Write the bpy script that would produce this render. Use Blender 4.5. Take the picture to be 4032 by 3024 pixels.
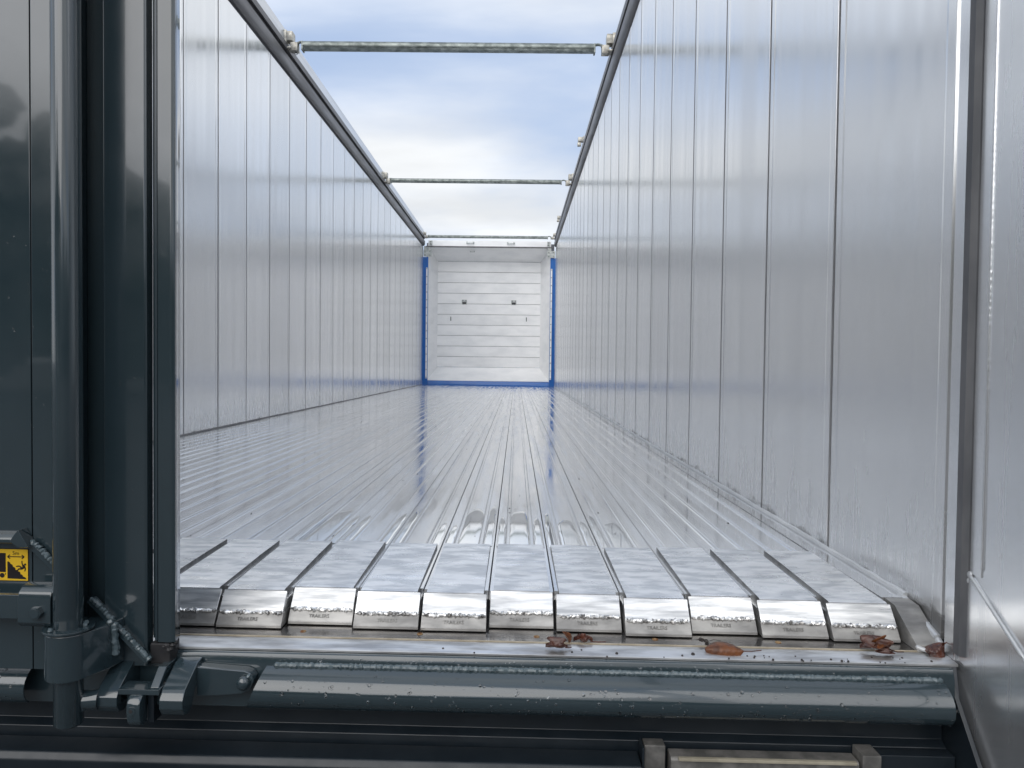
import bpy, bmesh, math, random
from mathutils import Vector, Matrix
R = math.radians
random.seed(7)
for o in list(bpy.data.objects): bpy.data.objects.remove(o)
S = bpy.context.scene
COL = S.collection

# ------------------------------------------------------------------ camera
cam_data = bpy.data.cameras.new('camera'); cam = bpy.data.objects.new('camera', cam_data); COL.objects.link(cam)
cam_data.sensor_width = 36.0; cam_data.lens = 25.99; cam_data.clip_start = .02; cam_data.clip_end = 3000
cam.matrix_world = (Matrix.Translation((0, 0, .41)) @ Matrix.Rotation(R(.32), 4, 'Z')
                    @ Matrix.Rotation(R(90 - 1.52), 4, 'X') @ Matrix.Rotation(R(.65), 4, 'Z'))
S.camera = cam
S.render.resolution_x = 1024; S.render.resolution_y = 768

# ------------------------------------------------------------------ world, sun, exposure
SUN_EL, SUN_AZ = 36, 205          # soft sun behind thin cloud, from behind the camera
w = bpy.data.worlds.new('World'); S.world = w; w.use_nodes = True
N = w.node_tree.nodes; L = w.node_tree.links; N.clear()
def wn(t, **k):
    n = N.new(t)
    for a, b in k.items(): setattr(n, a, b)
    return n
def wmath(op, a, b=None):
    n = wn('ShaderNodeMath', operation=op)
    for i, v in enumerate((a, b)):
        if v is None: continue
        if isinstance(v, (int, float)): n.inputs[i].default_value = v
        else: L.new(v, n.inputs[i])
    return n.outputs[0]
sky = wn('ShaderNodeTexSky', sky_type='NISHITA', sun_disc=False, sun_elevation=R(SUN_EL), sun_rotation=R(SUN_AZ),
         altitude=50, air_density=1.0, dust_density=1.5, ozone_density=1.0)
tc = wn('ShaderNodeTexCoord'); sx = wn('ShaderNodeSeparateXYZ'); L.new(tc.outputs['Generated'], sx.inputs[0])
zc = wmath('ADD', wmath('ABSOLUTE', sx.outputs[2]), .22)
cx = wmath('DIVIDE', sx.outputs[0], zc); cy = wmath('DIVIDE', sx.outputs[1], zc)
cc = wn('ShaderNodeCombineXYZ'); L.new(cx, cc.inputs[0]); L.new(cy, cc.inputs[1]); cc.inputs[2].default_value = 0.0
mp = wn('ShaderNodeMapping'); L.new(cc.outputs[0], mp.inputs[0])
mp.inputs['Location'].default_value = (9.3, 6.68, 4.1); mp.inputs['Rotation'].default_value = (0, 0, R(10)); mp.inputs['Scale'].default_value = (.65, 1.25, 1)
n1 = wn('ShaderNodeTexNoise'); n1.inputs['Scale'].default_value = .95; n1.inputs['Detail'].default_value = 7; n1.inputs['Roughness'].default_value = .48; n1.inputs['Distortion'].default_value = .25
L.new(mp.outputs[0], n1.inputs['Vector'])
cr = wn('ShaderNodeValToRGB'); cr.color_ramp.elements[0].position = .34; cr.color_ramp.elements[1].position = .62
cr.color_ramp.interpolation = 'EASE'
L.new(n1.outputs['Fac'], cr.inputs[0])
# cloud brightness varies with a second noise
n2 = wn('ShaderNodeTexNoise'); n2.inputs['Scale'].default_value = 1.6; n2.inputs['Detail'].default_value = 5
L.new(mp.outputs[0], n2.inputs['Vector'])
cb = wn('ShaderNodeMapRange'); L.new(n2.outputs['Fac'], cb.inputs[0])
cb.inputs[1].default_value = .3; cb.inputs[2].default_value = .7; cb.inputs[3].default_value = 6.6; cb.inputs[4].default_value = 9.6
cw = wn('ShaderNodeMix', data_type='RGBA', blend_type='MULTIPLY'); cw.inputs[0].default_value = 1
cw.inputs[6].default_value = (.95, .975, 1.0, 1); L.new(cb.outputs[0], cw.inputs[7])
# thin high haze whitens the blue everywhere
hz = wn('ShaderNodeMix', data_type='RGBA'); hz.inputs[0].default_value = .8; L.new(sky.outputs[0], hz.inputs[6]); hz.inputs[7].default_value = (3.9, 4.9, 6.8, 1)
mixc = wn('ShaderNodeMix', data_type='RGBA'); L.new(cr.outputs[0], mixc.inputs[0]); L.new(hz.outputs[2], mixc.inputs[6]); L.new(cw.outputs[2], mixc.inputs[7])
bg = wn('ShaderNodeBackground'); bg.inputs[1].default_value = .1; L.new(mixc.outputs[2], bg.inputs[0])
out = wn('ShaderNodeOutputWorld'); L.new(bg.outputs[0], out.inputs[0])
sd = bpy.data.lights.new('sun', 'SUN'); sd.energy = 1.2; sd.angle = R(60); sd.color = (1, .96, .9)
so = bpy.data.objects.new('sun', sd); COL.objects.link(so)
az = R(SUN_AZ); el = R(SUN_EL)
so.rotation_euler = Vector((math.sin(az) * math.cos(el), math.cos(az) * math.cos(el), math.sin(el))).to_track_quat('Z', 'Y').to_euler()
S.view_settings.view_transform = 'Standard'; S.view_settings.look = 'None'; S.view_settings.gamma = 1
S.view_settings.exposure = 0.40; S.view_settings.use_curve_mapping = False
S.cycles.max_bounces = 6; S.cycles.glossy_bounces = 5; S.cycles.transmission_bounces = 4; S.cycles.diffuse_bounces = 3

# ------------------------------------------------------------------ materials
def mat(name, col, rough=.4, metal=0.0, col2=None, cscale=(4, 4, 4), cdet=6, cramp=(.4, .65), rvar=0.0, rscale=(6, 6, 6),
        bump=0.0, bscale=(20, 20, 20), bdist=.002, coat=0.0, aniso=0.0, anrot=0.0, spec=.5, trans=0.0, ior=1.5, rnd=0.0, coord='Object', rramp=(.35, .65), extra=None):
    m = bpy.data.materials.new(name); m.use_nodes = True
    nt = m.node_tree; n = nt.nodes; l = nt.links; p = n['Principled BSDF']
    p.inputs['Base Color'].default_value = (*col, 1); p.inputs['Roughness'].default_value = rough; p.inputs['Metallic'].default_value = metal
    p.inputs['Coat Weight'].default_value = coat; p.inputs['Coat Roughness'].default_value = .04
    p.inputs['Specular IOR Level'].default_value = spec; p.inputs['Transmission Weight'].default_value = trans; p.inputs['IOR'].default_value = ior
    t = n.new('ShaderNodeTexCoord'); oi = n.new('ShaderNodeObjectInfo')
    off = n.new('ShaderNodeVectorMath'); off.operation = 'ADD'; l.new(t.outputs[coord], off.inputs[0])
    mul = n.new('ShaderNodeMath'); mul.operation = 'MULTIPLY'; mul.inputs[1].default_value = 37.0; l.new(oi.outputs['Random'], mul.inputs[0])
    l.new(mul.outputs[0], off.inputs[1])
    def noise(scale, det=6, rg=.55):
        det = min(det, 4)
        mm = n.new('ShaderNodeMapping'); mm.inputs['Scale'].default_value = scale; l.new(off.outputs[0], mm.inputs[0])
        nn = n.new('ShaderNodeTexNoise'); nn.inputs['Scale'].default_value = 1; nn.inputs['Detail'].default_value = det; nn.inputs['Roughness'].default_value = rg
        l.new(mm.outputs[0], nn.inputs['Vector']); return nn.outputs['Fac']
    csock = None
    if col2:
        r = n.new('ShaderNodeValToRGB'); r.color_ramp.elements[0].position = cramp[0]; r.color_ramp.elements[1].position = cramp[1]
        r.color_ramp.elements[0].color = (*col, 1); r.color_ramp.elements[1].color = (*col2, 1)
        l.new(noise(cscale, cdet), r.inputs[0]); csock = r.outputs[0]
    if rnd:
        mr = n.new('ShaderNodeMapRange'); mr.inputs[3].default_value = 1 - rnd; mr.inputs[4].default_value = 1 + rnd; l.new(oi.outputs['Random'], mr.inputs[0])
        mx = n.new('ShaderNodeMix'); mx.data_type = 'RGBA'; mx.blend_type = 'MULTIPLY'; mx.inputs[0].default_value = 1
        if csock: l.new(csock, mx.inputs[6])
        else: mx.inputs[6].default_value = (*col, 1)
        l.new(mr.outputs[0], mx.inputs[7]); csock = mx.outputs[2]
    if csock: l.new(csock, p.inputs['Base Color'])
    if rvar:
        mr = n.new('ShaderNodeMapRange'); mr.inputs[1].default_value = rramp[0]; mr.inputs[2].default_value = rramp[1]
        mr.inputs[3].default_value = max(.01, rough - rvar); mr.inputs[4].default_value = rough + rvar
        l.new(noise(rscale, 6), mr.inputs[0]); l.new(mr.outputs[0], p.inputs['Roughness'])
    if bump:
        b = n.new('ShaderNodeBump'); b.inputs['Strength'].default_value = bump; b.inputs['Distance'].default_value = bdist
        l.new(noise(bscale, 4), b.inputs['Height']); l.new(b.outputs[0], p.inputs['Normal'])
    if aniso:
        p.inputs['Anisotropic'].default_value = aniso; p.inputs['Anisotropic Rotation'].default_value = anrot
        tg = n.new('ShaderNodeCombineXYZ'); tg.inputs[1].default_value = 1.0; l.new(tg.outputs[0], p.inputs['Tangent'])   # rolled grain: glints spread along the wall
    if extra: extra(m, p, noise)
    return m

def wall_extra(m, p, noise):
    # dried water marks: streaky stains low on the sheets and scattered spots
    n = m.node_tree.nodes; l = m.node_tree.links
    g = n.new('ShaderNodeNewGeometry'); s = n.new('ShaderNodeSeparateXYZ'); l.new(g.outputs['Position'], s.inputs[0])
    mr = n.new('ShaderNodeMapRange'); mr.inputs[1].default_value = .02; mr.inputs[2].default_value = .34; mr.inputs[3].default_value = .22; mr.inputs[4].default_value = -.12
    l.new(s.outputs[2], mr.inputs[0])
    a = n.new('ShaderNodeMath'); a.operation = 'ADD'; l.new(noise((70, 70, 5), 4, .6), a.inputs[0]); l.new(mr.outputs[0], a.inputs[1])
    r = n.new('ShaderNodeValToRGB'); r.color_ramp.elements[0].position = .62; r.color_ramp.elements[1].position = .76; l.new(a.outputs[0], r.inputs[0])
    mx = n.new('ShaderNodeMix'); mx.data_type = 'RGBA'; old = p.inputs['Base Color'].links[0].from_socket
    k = n.new('ShaderNodeMath'); k.operation = 'MULTIPLY'; k.inputs[1].default_value = .12; l.new(r.outputs[0], k.inputs[0])
    l.new(k.outputs[0], mx.inputs[0]); l.new(old, mx.inputs[6]); mx.inputs[7].default_value = (.42, .44, .47, 1)
    l.new(mx.outputs[2], p.inputs['Base Color'])
    oldr = p.inputs['Roughness'].links[0].from_socket
    ad = n.new('ShaderNodeMath'); ad.operation = 'MULTIPLY_ADD'; l.new(r.outputs[0], ad.inputs[0]); ad.inputs[1].default_value = .07; l.new(oldr, ad.inputs[2])
    l.new(ad.outputs[0], p.inputs['Roughness'])
    # muck splashed along the foot of the wall
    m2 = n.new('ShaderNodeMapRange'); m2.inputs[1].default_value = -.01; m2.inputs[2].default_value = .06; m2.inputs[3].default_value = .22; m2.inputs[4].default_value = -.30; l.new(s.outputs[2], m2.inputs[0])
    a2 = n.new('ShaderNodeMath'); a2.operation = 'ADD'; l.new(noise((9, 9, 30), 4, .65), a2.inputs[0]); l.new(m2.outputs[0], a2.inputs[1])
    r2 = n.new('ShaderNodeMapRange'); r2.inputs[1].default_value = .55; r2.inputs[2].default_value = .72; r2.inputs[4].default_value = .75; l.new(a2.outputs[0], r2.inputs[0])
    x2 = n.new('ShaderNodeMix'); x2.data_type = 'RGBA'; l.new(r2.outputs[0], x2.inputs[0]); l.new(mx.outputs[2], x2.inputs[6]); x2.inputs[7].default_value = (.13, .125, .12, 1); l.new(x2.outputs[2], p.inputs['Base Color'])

M = {}
M['alu_wall'] = mat('aluminium_wall_sheet', (.84, .845, .85), .23, .82, (.87, .873, .876), (14, 14, .5), 3, (.35, .7), .04, (18, 18, .5), .02, (5, 5, .3), .002, aniso=.75, rnd=.045, extra=wall_extra)
M['alu_door'] = mat('aluminium_door_sheet', (.80, .812, .83), .24, .85, (.84, .85, .86), (14, 14, .6), 3, (.35, .7), .05, (18, 18, .8), .02, (5, 5, .4), .002, aniso=.6)
M['alu_seam'] = mat('seam_backing', (.12, .125, .14), .5, .6)
M['joint'] = mat('dark_joint_sealant', (.17, .172, .18), .5, .3, (.29, .293, .30), (30, 30, 4))
M['alu_floor'] = mat('wet_floor_aluminium', (.82, .828, .84), .15, .88, (.89, .895, .90), (40, 1.6, 40), 6, (.35, .65), .08, (26, 2.0, 26), .06, (45, 9, 45), .0012, rnd=.07)
M['alu_ramp'] = mat('ground_aluminium_plate', (.69, .705, .72), .36, .85, (.99, .99, .985), (15, 40, 15), 7, (.40, .58), .13, (12, 40, 12), .16, (10, 110, 10), .0015, rnd=.05)
M['alu_bevel'] = mat('bright_ground_bevel', (.42, .43, .44), .36, .9, (.86, .86, .85), (9, 80, 80), 6, (.35, .6), .1, (5, 50, 50), .3, (8, 90, 90), .001, rnd=.14)
M['alu_nose'] = mat('dull_aluminium_nose', (.24, .235, .228), .48, .6, (.44, .43, .41), (14, 30, 30), 7, (.35, .65), .08, (20, 60, 60), .15, (60, 60, 60), .0006)
M['cut_edge_shade'] = mat('dull_cut_edge_shade', (.17, .17, .172), .5, .6, (.30, .30, .30), (40, 40, 40))  # dull saw-cut sides, with the shadow between plates put into the colour
M['weld'] = mat('aluminium_weld_bead', (.30, .29, .28), .35, 1, (.93, .93, .92), (70, 70, 70), 5, (.40, .55), .1, (60, 60, 60), .4, (120, 120, 120), .001)
M['letter'] = mat('stamped_lettering', (.16, .155, .15), .55, .4, (.34, .33, .31), (60, 60, 60), 3, (.40, .62))
M['steel_sill'] = mat('stainless_sill', (.43, .42, .42), .22, 1, (.60, .58, .56), (9, 40, 9), 6, (.35, .65), .08, (8, 60, 8), .1, (20, 120, 20), .0006)
M['alu_edge'] = mat('aluminium_sill_edge', (.44, .435, .43), .38, .85, (.78, .78, .775), (10, 45, 45), 7, (.36, .62), .1, (10, 70, 70), .2, (30, 90, 90), .0008)
M['cream'] = mat('cream_seal_lip', (.34, .29, .21), .45, 0, (.48, .42, .32), (30, 30, 30))
M['red_line'] = mat('dark_red_gasket', (.10, .025, .03), .5)
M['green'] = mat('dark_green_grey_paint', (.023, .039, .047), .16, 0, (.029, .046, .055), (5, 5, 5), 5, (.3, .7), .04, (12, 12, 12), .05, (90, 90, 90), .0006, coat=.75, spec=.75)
M['green_dark_shade'] = mat('dark_paint_with_shade', (.008, .013, .018), .36, 0, (.014, .020, .026), (9, 9, 9), 6, (.35, .65), .08, (20, 20, 20), .1, (60, 60, 60), .0008)  # dark green paint with the shade under the rail mixed into its colour
M['green_weld'] = mat('painted_weld_bead', (.065, .095, .108), .28, 0, (.12, .155, .17), (90, 90, 90), 4, (.4, .6), .08, (60, 60, 60), .4, (140, 140, 140), .0008, coat=.3)
M['rubber'] = mat('black_rubber', (.016, .016, .018), .5, 0, (.028, .027, .028), (30, 30, 30))
M['seal'] = mat('grey_door_seal', (.075, .078, .085), .55, 0, (.12, .122, .128), (20, 20, 6), bump=.2, bscale=(60, 60, 10))
M['blue'] = mat('blue_frame_paint', (.002, .105, .40), .30, 0, (.003, .125, .44), (3, 3, 3), coat=.3)
M['galv'] = mat('galvanised_bar', (.17, .19, .18), .42, .75, (.32, .35, .33), (16, 22, 22), 6, (.40, .60), .12, (30, 30, 30), .15, (60, 60, 60), .001)
M['zinc'] = mat('zinc_fitting', (.40, .43, .43), .4, .85, (.58, .60, .58), (30, 30, 30), 5, (.4, .6), .1, (30, 30, 30))
M['socket'] = mat('cast_aluminium_socket', (.34, .325, .29), .45, .6, (.56, .54, .48), (25, 25, 25), 5, (.4, .6), .1, (40, 40, 40), .2, (80, 80, 80))
M['white_alu'] = mat('bright_front_wall_aluminium', (.83, .835, .835), .40, .25, (.92, .92, .915), (3, 3, 7), 6, (.32, .58), .10, (2.5, 2.5, 5), .12, (4, 4, 9), .003, rnd=.02)
M['rail'] = mat('dull_rail_aluminium', (.125, .122, .128), .45, .5, (.19, .186, .19), (20, 1.2, 20), 6, (.35, .65), .08, (30, 2, 30))
M['rail_pale'] = mat('pale_rail_aluminium', (.60, .62, .65), .36, .8, (.72, .735, .76), (20, 1, 20), 6, (.35, .65), .08, (30, 2, 30))
M['bead'] = mat('sealant_bead', (.50, .515, .53), .42, .3, (.62, .635, .645), (20, 6, 20), bump=.3, bscale=(60, 20, 60))
M['rust'] = mat('rusty_screw', (.20, .08, .025), .6, .3, (.42, .30, .16), (200, 200, 200))
M['yellow'] = mat('sticker_yellow', (.78, .49, .025), .35)
M['black'] = mat('sticker_black', (.012, .008, .010), .4)
M['leaf'] = mat('dead_leaf', (.075, .024, .008), .42, 0, (.17, .055, .014), (70, 70, 70), 6, (.4, .6), bump=.5, bscale=(160, 160, 160))
M['leaf_red'] = mat('wet_red_leaf', (.055, .020, .015), .28, 0, (.10, .040, .027), (60, 60, 60), 6, (.4, .6), bump=.6, bscale=(120, 120, 120))
M['leaf_dark'] = mat('wet_dark_leaf', (.045, .014, .010), .25, 0, (.11, .035, .02), (60, 60, 60), 6, (.4, .6), bump=.6, bscale=(120, 120, 120))
M['dirt'] = mat('dark_debris', (.02, .018, .018), .6, 0, (.06, .05, .045), (100, 100, 100))
M['water'] = mat('water_drop', (1, 1, 1), .03, 0, trans=1.0, ior=1.33)
M['film'] = mat('water_film_on_aluminium', (.86, .875, .89), .035, 1)
M['asphalt'] = mat('asphalt', (.04, .04, .042), .8, 0, (.06, .06, .06), (2, 2, 2), bump=.3, bscale=(60, 60, 60), bdist=.01)
M['foliage'] = mat('dark_foliage', (.025, .04, .022), .7, 0, (.05, .065, .03), (1.5, 1.5, 1.5))
M['dirty_plate'] = mat('dull_zinc_plate', (.14, .138, .13), .5, .4, (.26, .25, .235), (25, 25, 25), 7, (.4, .6), .1, (20, 20, 20))
M['tan'] = mat('tan_strip', (.32, .29, .22), .5, 0, (.45, .41, .32), (20, 20, 20))

# ------------------------------------------------------------------ mesh helpers
TA = math.tan(R(.6)); TZ = .006
def warp_rear(v): return Vector((v[0], v[1] - v[0] * TA, v[2] - v[0] * TZ))   # rear end stands a touch out of square
def warp_floor(v): return Vector((v[0], v[1], v[2] - v[0] * TZ))
class MB:
    def __init__(s): s.v = []; s.f = []; s.mi = []
    def add(s, vs, fs, mi=0):
        b = len(s.v); s.v += [tuple(x) for x in vs]; s.f += [tuple(i + b for i in f) for f in fs]; s.mi += [mi] * len(fs); return s
    def box(s, x0, x1, y0, y1, z0, z1, mi=0):
        return s.add([(x0, y0, z0), (x1, y0, z0), (x1, y1, z0), (x0, y1, z0), (x0, y0, z1), (x1, y0, z1), (x1, y1, z1), (x0, y1, z1)],
                     [(3, 2, 1, 0), (4, 5, 6, 7), (0, 1, 5, 4), (1, 2, 6, 5), (2, 3, 7, 6), (3, 0, 4, 7)], mi)
    def prism(s, prof, a0, a1, axis, mi=0, n=1, closed=True, caps=True):
        """prof: 2D points; axis 'x' -> (y,z), 'y' -> (x,z), 'z' -> (x,y)"""
        mk = {'x': lambda p, a: (a, p[0], p[1]), 'y': lambda p, a: (p[0], a, p[1]), 'z': lambda p, a: (p[0], p[1], a)}[axis]
        k = len(prof); vs = []; fs = []
        for i in range(n + 1):
            a = a0 + (a1 - a0) * i / n; vs += [mk(p, a) for p in prof]
        for i in range(n):
            for j in range(k if closed else k - 1):
                j2 = (j + 1) % k; fs.append((i * k + j, i * k + j2, (i + 1) * k + j2, (i + 1) * k + j))
        if caps and closed: fs.append(tuple(range(k))[::-1]); fs.append(tuple(n * k + j for j in range(k)))
        return s.add(vs, fs, mi)
    def tube(s, pts, r, seg=12, mi=0, rfun=None, cap=True):
        pts = [Vector(p) for p in pts]; vs = []; fs = []
        t0 = (pts[1] - pts[0]).normalized(); up = Vector((0, 0, 1)) if abs(t0.z) < .9 else Vector((1, 0, 0))
        nrm = t0.cross(up).normalized()
        for i, p in enumerate(pts):
            t = (pts[min(i + 1, len(pts) - 1)] - pts[max(i - 1, 0)]).normalized()
            nrm = (nrm - t * nrm.dot(t)).normalized(); bn = t.cross(nrm)
            for j in range(seg):
                a = 2 * math.pi * j / seg; rr = rfun(i, j) if rfun else r
                vs.append(p + (nrm * math.cos(a) + bn * math.sin(a)) * rr)
        for i in range(len(pts) - 1):
            for j in range(seg):
                j2 = (j + 1) % seg; fs.append((i * seg + j, i * seg + j2, (i + 1) * seg + j2, (i + 1) * seg + j))
        if cap: fs.append(tuple(range(seg))[::-1]); fs.append(tuple((len(pts) - 1) * seg + j for j in range(seg)))
        return s.add(vs, fs, mi)
    def weld(s, p0, p1, r, step=.006, jit=.25, seg=7, mi=0, ripple=.26):
        """rippled bead from p0 to p1"""
        p0, p1 = Vector(p0), Vector(p1); n = max(4, int((p1 - p0).length / step) * 3)
        pts = []
        for i in range(n + 1):
            p = p0.lerp(p1, i / n); pts.append(p + Vector([random.uniform(-1, 1) * r * jit * .6 for _ in range(3)]))
        ph = random.random() * 6
        rs = [r * (1 - ripple * .7 + ripple * abs(math.sin(i * math.pi / 3 + ph)) + random.uniform(-jit, jit) * .5) for i in range(n + 1)]
        rs[0] = rs[-1] = r * .35
        return s.tube(pts, r, seg, mi, lambda i, j: rs[i] * random.uniform(1 - ripple * .27, 1 + ripple * .27))
    def sphere(s, c, rx, ry=None, rz=None, seg=8, rings=5, mi=0, half=False):
        ry = ry or rx; rz = rz or rx; vs = []; fs = []
        lo = 0 if half else -math.pi / 2
        for i in range(rings + 1):
            a = lo + (math.pi / 2 - lo) * i / rings
            for j in range(seg):
                b = 2 * math.pi * j / seg; vs.append((c[0] + rx * math.cos(a) * math.cos(b), c[1] + ry * math.cos(a) * math.sin(b), c[2] + rz * math.sin(a)))
        for i in range(rings):
            for j in range(seg): j2 = (j + 1) % seg; fs.append((i * seg + j, i * seg + j2, (i + 1) * seg + j2, (i + 1) * seg + j))
        return s.add(vs, fs, mi)
    def mesh(s, name, mats, warp=None, bevel=0, origin=(0, 0, 0), smooth=35, bseg=2):
        o = Vector(origin); vv = [(warp(v) if warp else Vector(v)) for v in s.v]
        o2 = warp(o) if warp else o
        me = bpy.data.meshes.new(name); me.from_pydata([v - o2 for v in vv], [], s.f)
        mats = mats if isinstance(mats, (list, tuple)) else [mats]
        for m in mats: me.materials.append(M[m])
        me.polygons.foreach_set('material_index', s.mi)
        bm = bmesh.new(); bm.from_mesh(me); bmesh.ops.remove_doubles(bm, verts=bm.verts, dist=1e-6)
        bmesh.ops.recalc_face_normals(bm, faces=bm.faces)
        if bevel:
            es = [e for e in bm.edges if len(e.link_faces) == 2 and e.calc_face_angle(0) > R(30)]
            bmesh.ops.bevel(bm, geom=es, offset=bevel, segments=bseg, profile=.5, affect='EDGES', clamp_overlap=True)
        bm.to_mesh(me); bm.free()
        me.polygons.foreach_set('use_smooth', [True] * len(me.polygons)); me.set_sharp_from_angle(angle=R(smooth))
        return me, o2
    def build(s, name, mats, parent=None, warp=None, bevel=0, origin=(0, 0, 0), smooth=35, bseg=2):
        me, o2 = s.mesh(name, mats, warp, bevel, origin, smooth, bseg)
        o = put(name, me, parent, o2)
        if bevel: wm = o.modifiers.new('flat_faces', 'WEIGHTED_NORMAL'); wm.keep_sharp = True; wm.weight = 100
        return o
def put(name, me, parent=None, loc=(0, 0, 0), rot=None):
    o = bpy.data.objects.new(name, me); COL.objects.link(o); o.location = loc
    if rot: o.rotation_euler = rot
    if parent:
        o.parent = parent
        pl = parent.location.copy(); q = parent.parent
        while q: pl += q.location; q = q.parent
        o.location = Vector(loc) - pl
    return o
def tag(o, label=None, cat=None, group=None, kind=None):
    for k, v in (('label', label), ('category', cat), ('group', group), ('kind', kind)):
        if v: o[k] = v
    return o
def text_mesh(body, size, depth=.0, name='lettering'):
    c = bpy.data.curves.new(name, 'FONT'); c.body = body; c.size = size; c.extrude = depth; c.align_x = 'CENTER'; c.align_y = 'CENTER'; c.resolution_u = 2
    o = bpy.data.objects.new('tmp', c); COL.objects.link(o)
    dg = bpy.context.evaluated_depsgraph_get(); me = bpy.data.meshes.new_from_object(o.evaluated_get(dg)); me.name = name
    bpy.data.objects.remove(o); bpy.data.curves.remove(c); return me

# ------------------------------------------------------------------ dimensions (metres; camera stands at x=0, y=0)
XL, XR = -1.767, .713          # inner faces of the side walls
YF = 13.9                      # front end
ZT = 2.63                      # top of wall sheets
GZ = -1.28                     # ground

# ------------------------------------------------------------------ setting
g = MB(); g.add([(-400, -400, GZ), (400, -400, GZ), (400, 400, GZ), (-400, 400, GZ)], [(0, 1, 2, 3)])
tag(g.build('ground', 'asphalt'), 'dark asphalt yard under the trailer', kind='structure')
# a wood behind the photographer: it shows only as the dark mirror image in the door paint
wd = MB()
for i in range(900):
    x = random.uniform(-75, 75)
    t = max(0, min(1, (-x - 6) / 26)); top = 5.2 + 8.2 * t * t * (3 - 2 * t) + 1.0 * math.sin(x * .37) + .6 * math.sin(x * 1.1)
    z = GZ + (top - GZ) * random.uniform(.05, 1) ** .7; r = random.uniform(1.0, 2.2)
    c = (x, -38 + random.uniform(-3, 3), min(z, top - r * .5))
    b = len(wd.v); wd.sphere(c, r, r, r * .8, 7, 5)
    for k in range(b, len(wd.v)):
        v = wd.v[k]; wd.v[k] = (v[0] + random.uniform(-.35, .35), v[1] + random.uniform(-.35, .35), v[2] + random.uniform(-.35, .35))
tag(wd.build('wood', 'foliage'), 'dark wood across the yard mirrored in the door paint', 'wood', kind='stuff')

# ------------------------------------------------------------------ the trailer
trailer = bpy.data.objects.new('trailer', None); COL.objects.link(trailer); trailer.location = (-.527, 1.2, GZ)
tag(trailer, 'open-top aluminium moving-floor trailer seen through its rear doorway', 'trailer')
T = trailer

# ---- side walls: vertical sheets, each its own piece, over a dark backing in the joints
PITCH = .455
def panel_mesh(name, wdt):
    h = ZT; pr = [(0, -.005), (.003, -.0004), (.006, 0), (.028, 0), (.034, -.0012), (wdt - .034, -.0012), (wdt - .028, 0), (wdt - .006, 0), (wdt - .003, -.0004), (wdt, -.005), (wdt, -.02), (0, -.02)]
    m = MB(); m.prism([(p[1], p[0]) for p in pr], 0, h, 'z')      # x = depth (0 is the face), y = along the wall
    return m.mesh(name, 'alu_wall', smooth=4)[0]
pm = panel_mesh('wall_panel', PITCH - .005)
q_ = MB(); q_.box(-.0010, .0010, -.0017, .0017, .02, ZT); seam_me = q_.mesh('seam_strip', 'joint')[0]
def side_wall(side, seam0):
    xf = XL if side < 0 else XR
    m = MB(); a, b = xf + side * .012, xf + side * .05
    m.box(min(a, b), max(a, b), 1.215, YF, -.06, ZT + .03)
    wall = m.build('side_wall', 'alu_seam', T, origin=(xf, 1.2, 0))
    tag(wall, 'left side wall of upright aluminium sheets' if side < 0 else 'right side wall of upright aluminium sheets')
    y = seam0
    while y - PITCH > 1.0: y -= PITCH
    k = 0
    while y < YF - .02:
        y0 = max(y, 1.215); y1 = min(y + PITCH, YF - .002)
        me = pm if (y1 - y0) > PITCH - .003 else (panel_mesh('wall_panel', y1 - y0 - .005) if y1 - y0 > .1 else None)
        if me:
            tilt = random.uniform(-.12, .12)
            if side > 0: put('wall_panel', me, wall, (xf, y0 + PITCH - .005 if me is pm else y1 - .005, -.04), (0, 0, R(180 + tilt)))
            else: put('wall_panel', me, wall, (xf, y0, -.04), (0, 0, R(tilt)))
        if y > 1.3:
            put('seam_strip', seam_me, wall, (xf, y - .0025, -.04))
        y += PITCH; k += 1
    # rail along the top: dull lower lip, black rubber groove, pale upper band
    def rp(pts): return [(xf - side * u, z) for u, z in pts]
    r = MB(); r.prism(rp([(-.04, ZT - .02), (.004, ZT - .012), (.016, ZT), (.026, ZT + .02), (.028, ZT + .075), (-.04, ZT + .078)]), 1.2, YF + .05, 'y')
    rail = r.build('top_rail', 'rail', T, bevel=.002, origin=(xf, 1.2, ZT))
    r = MB(); r.prism(rp([(-.04, ZT + .078), (.010, ZT + .079), (.006, ZT + .118), (-.04, ZT + .118)]), 1.2, YF + .05, 'y'); r.build('rubber_strip', 'rubber', rail, origin=(xf, 1.2, ZT))
    r = MB(); r.prism(rp([(-.04, ZT + .118), (.026, ZT + .118), (.028, ZT + .160), (.012, ZT + .17), (-.04, ZT + .17)]), 1.2, YF + .05, 'y'); r.build('lip', 'rail', rail, bevel=.002, origin=(xf, 1.2, ZT))
    r = MB(); r.prism(rp([(-.04, ZT + .17), (.006, ZT + .17), (-.004, ZT + .285), (-.012, ZT + .295), (-.04, ZT + .295)]), 1.2, YF + .05, 'y'); r.build('upper_band', 'rail_pale', rail, bevel=.003, origin=(xf, 1.2, ZT))
    return wall
wl = side_wall(-1, 4.375); wr = side_wall(1, 2.134)
# end post of the right wall with its weld seam and the dark door seal
m = MB(); m.box(XR - .0015, XR + .05, 1.183, 1.214, -.06, 2.9); m.build('rear_post', 'alu_door', T, bevel=.0015, origin=(XR, 1.2, 0))
m = MB(); m.weld((XR, 1.2145, .0), (XR, 1.2145, 2.6), .0012, .02, .05, 6, 0, .05); m.build('weld_seam', 'alu_wall', T, origin=(XR, 1.2, 0))
m = MB(); m.prism([(XR - .006, 1.181), (XR - .006, 1.166), (XR + .002, 1.160), (XR + .02, 1.160), (XR + .02, 1.181)], -.045, 2.8, 'z', n=12)
m.build('door_seal', 'seal', T, origin=(XR, 1.18, 0))

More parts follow.
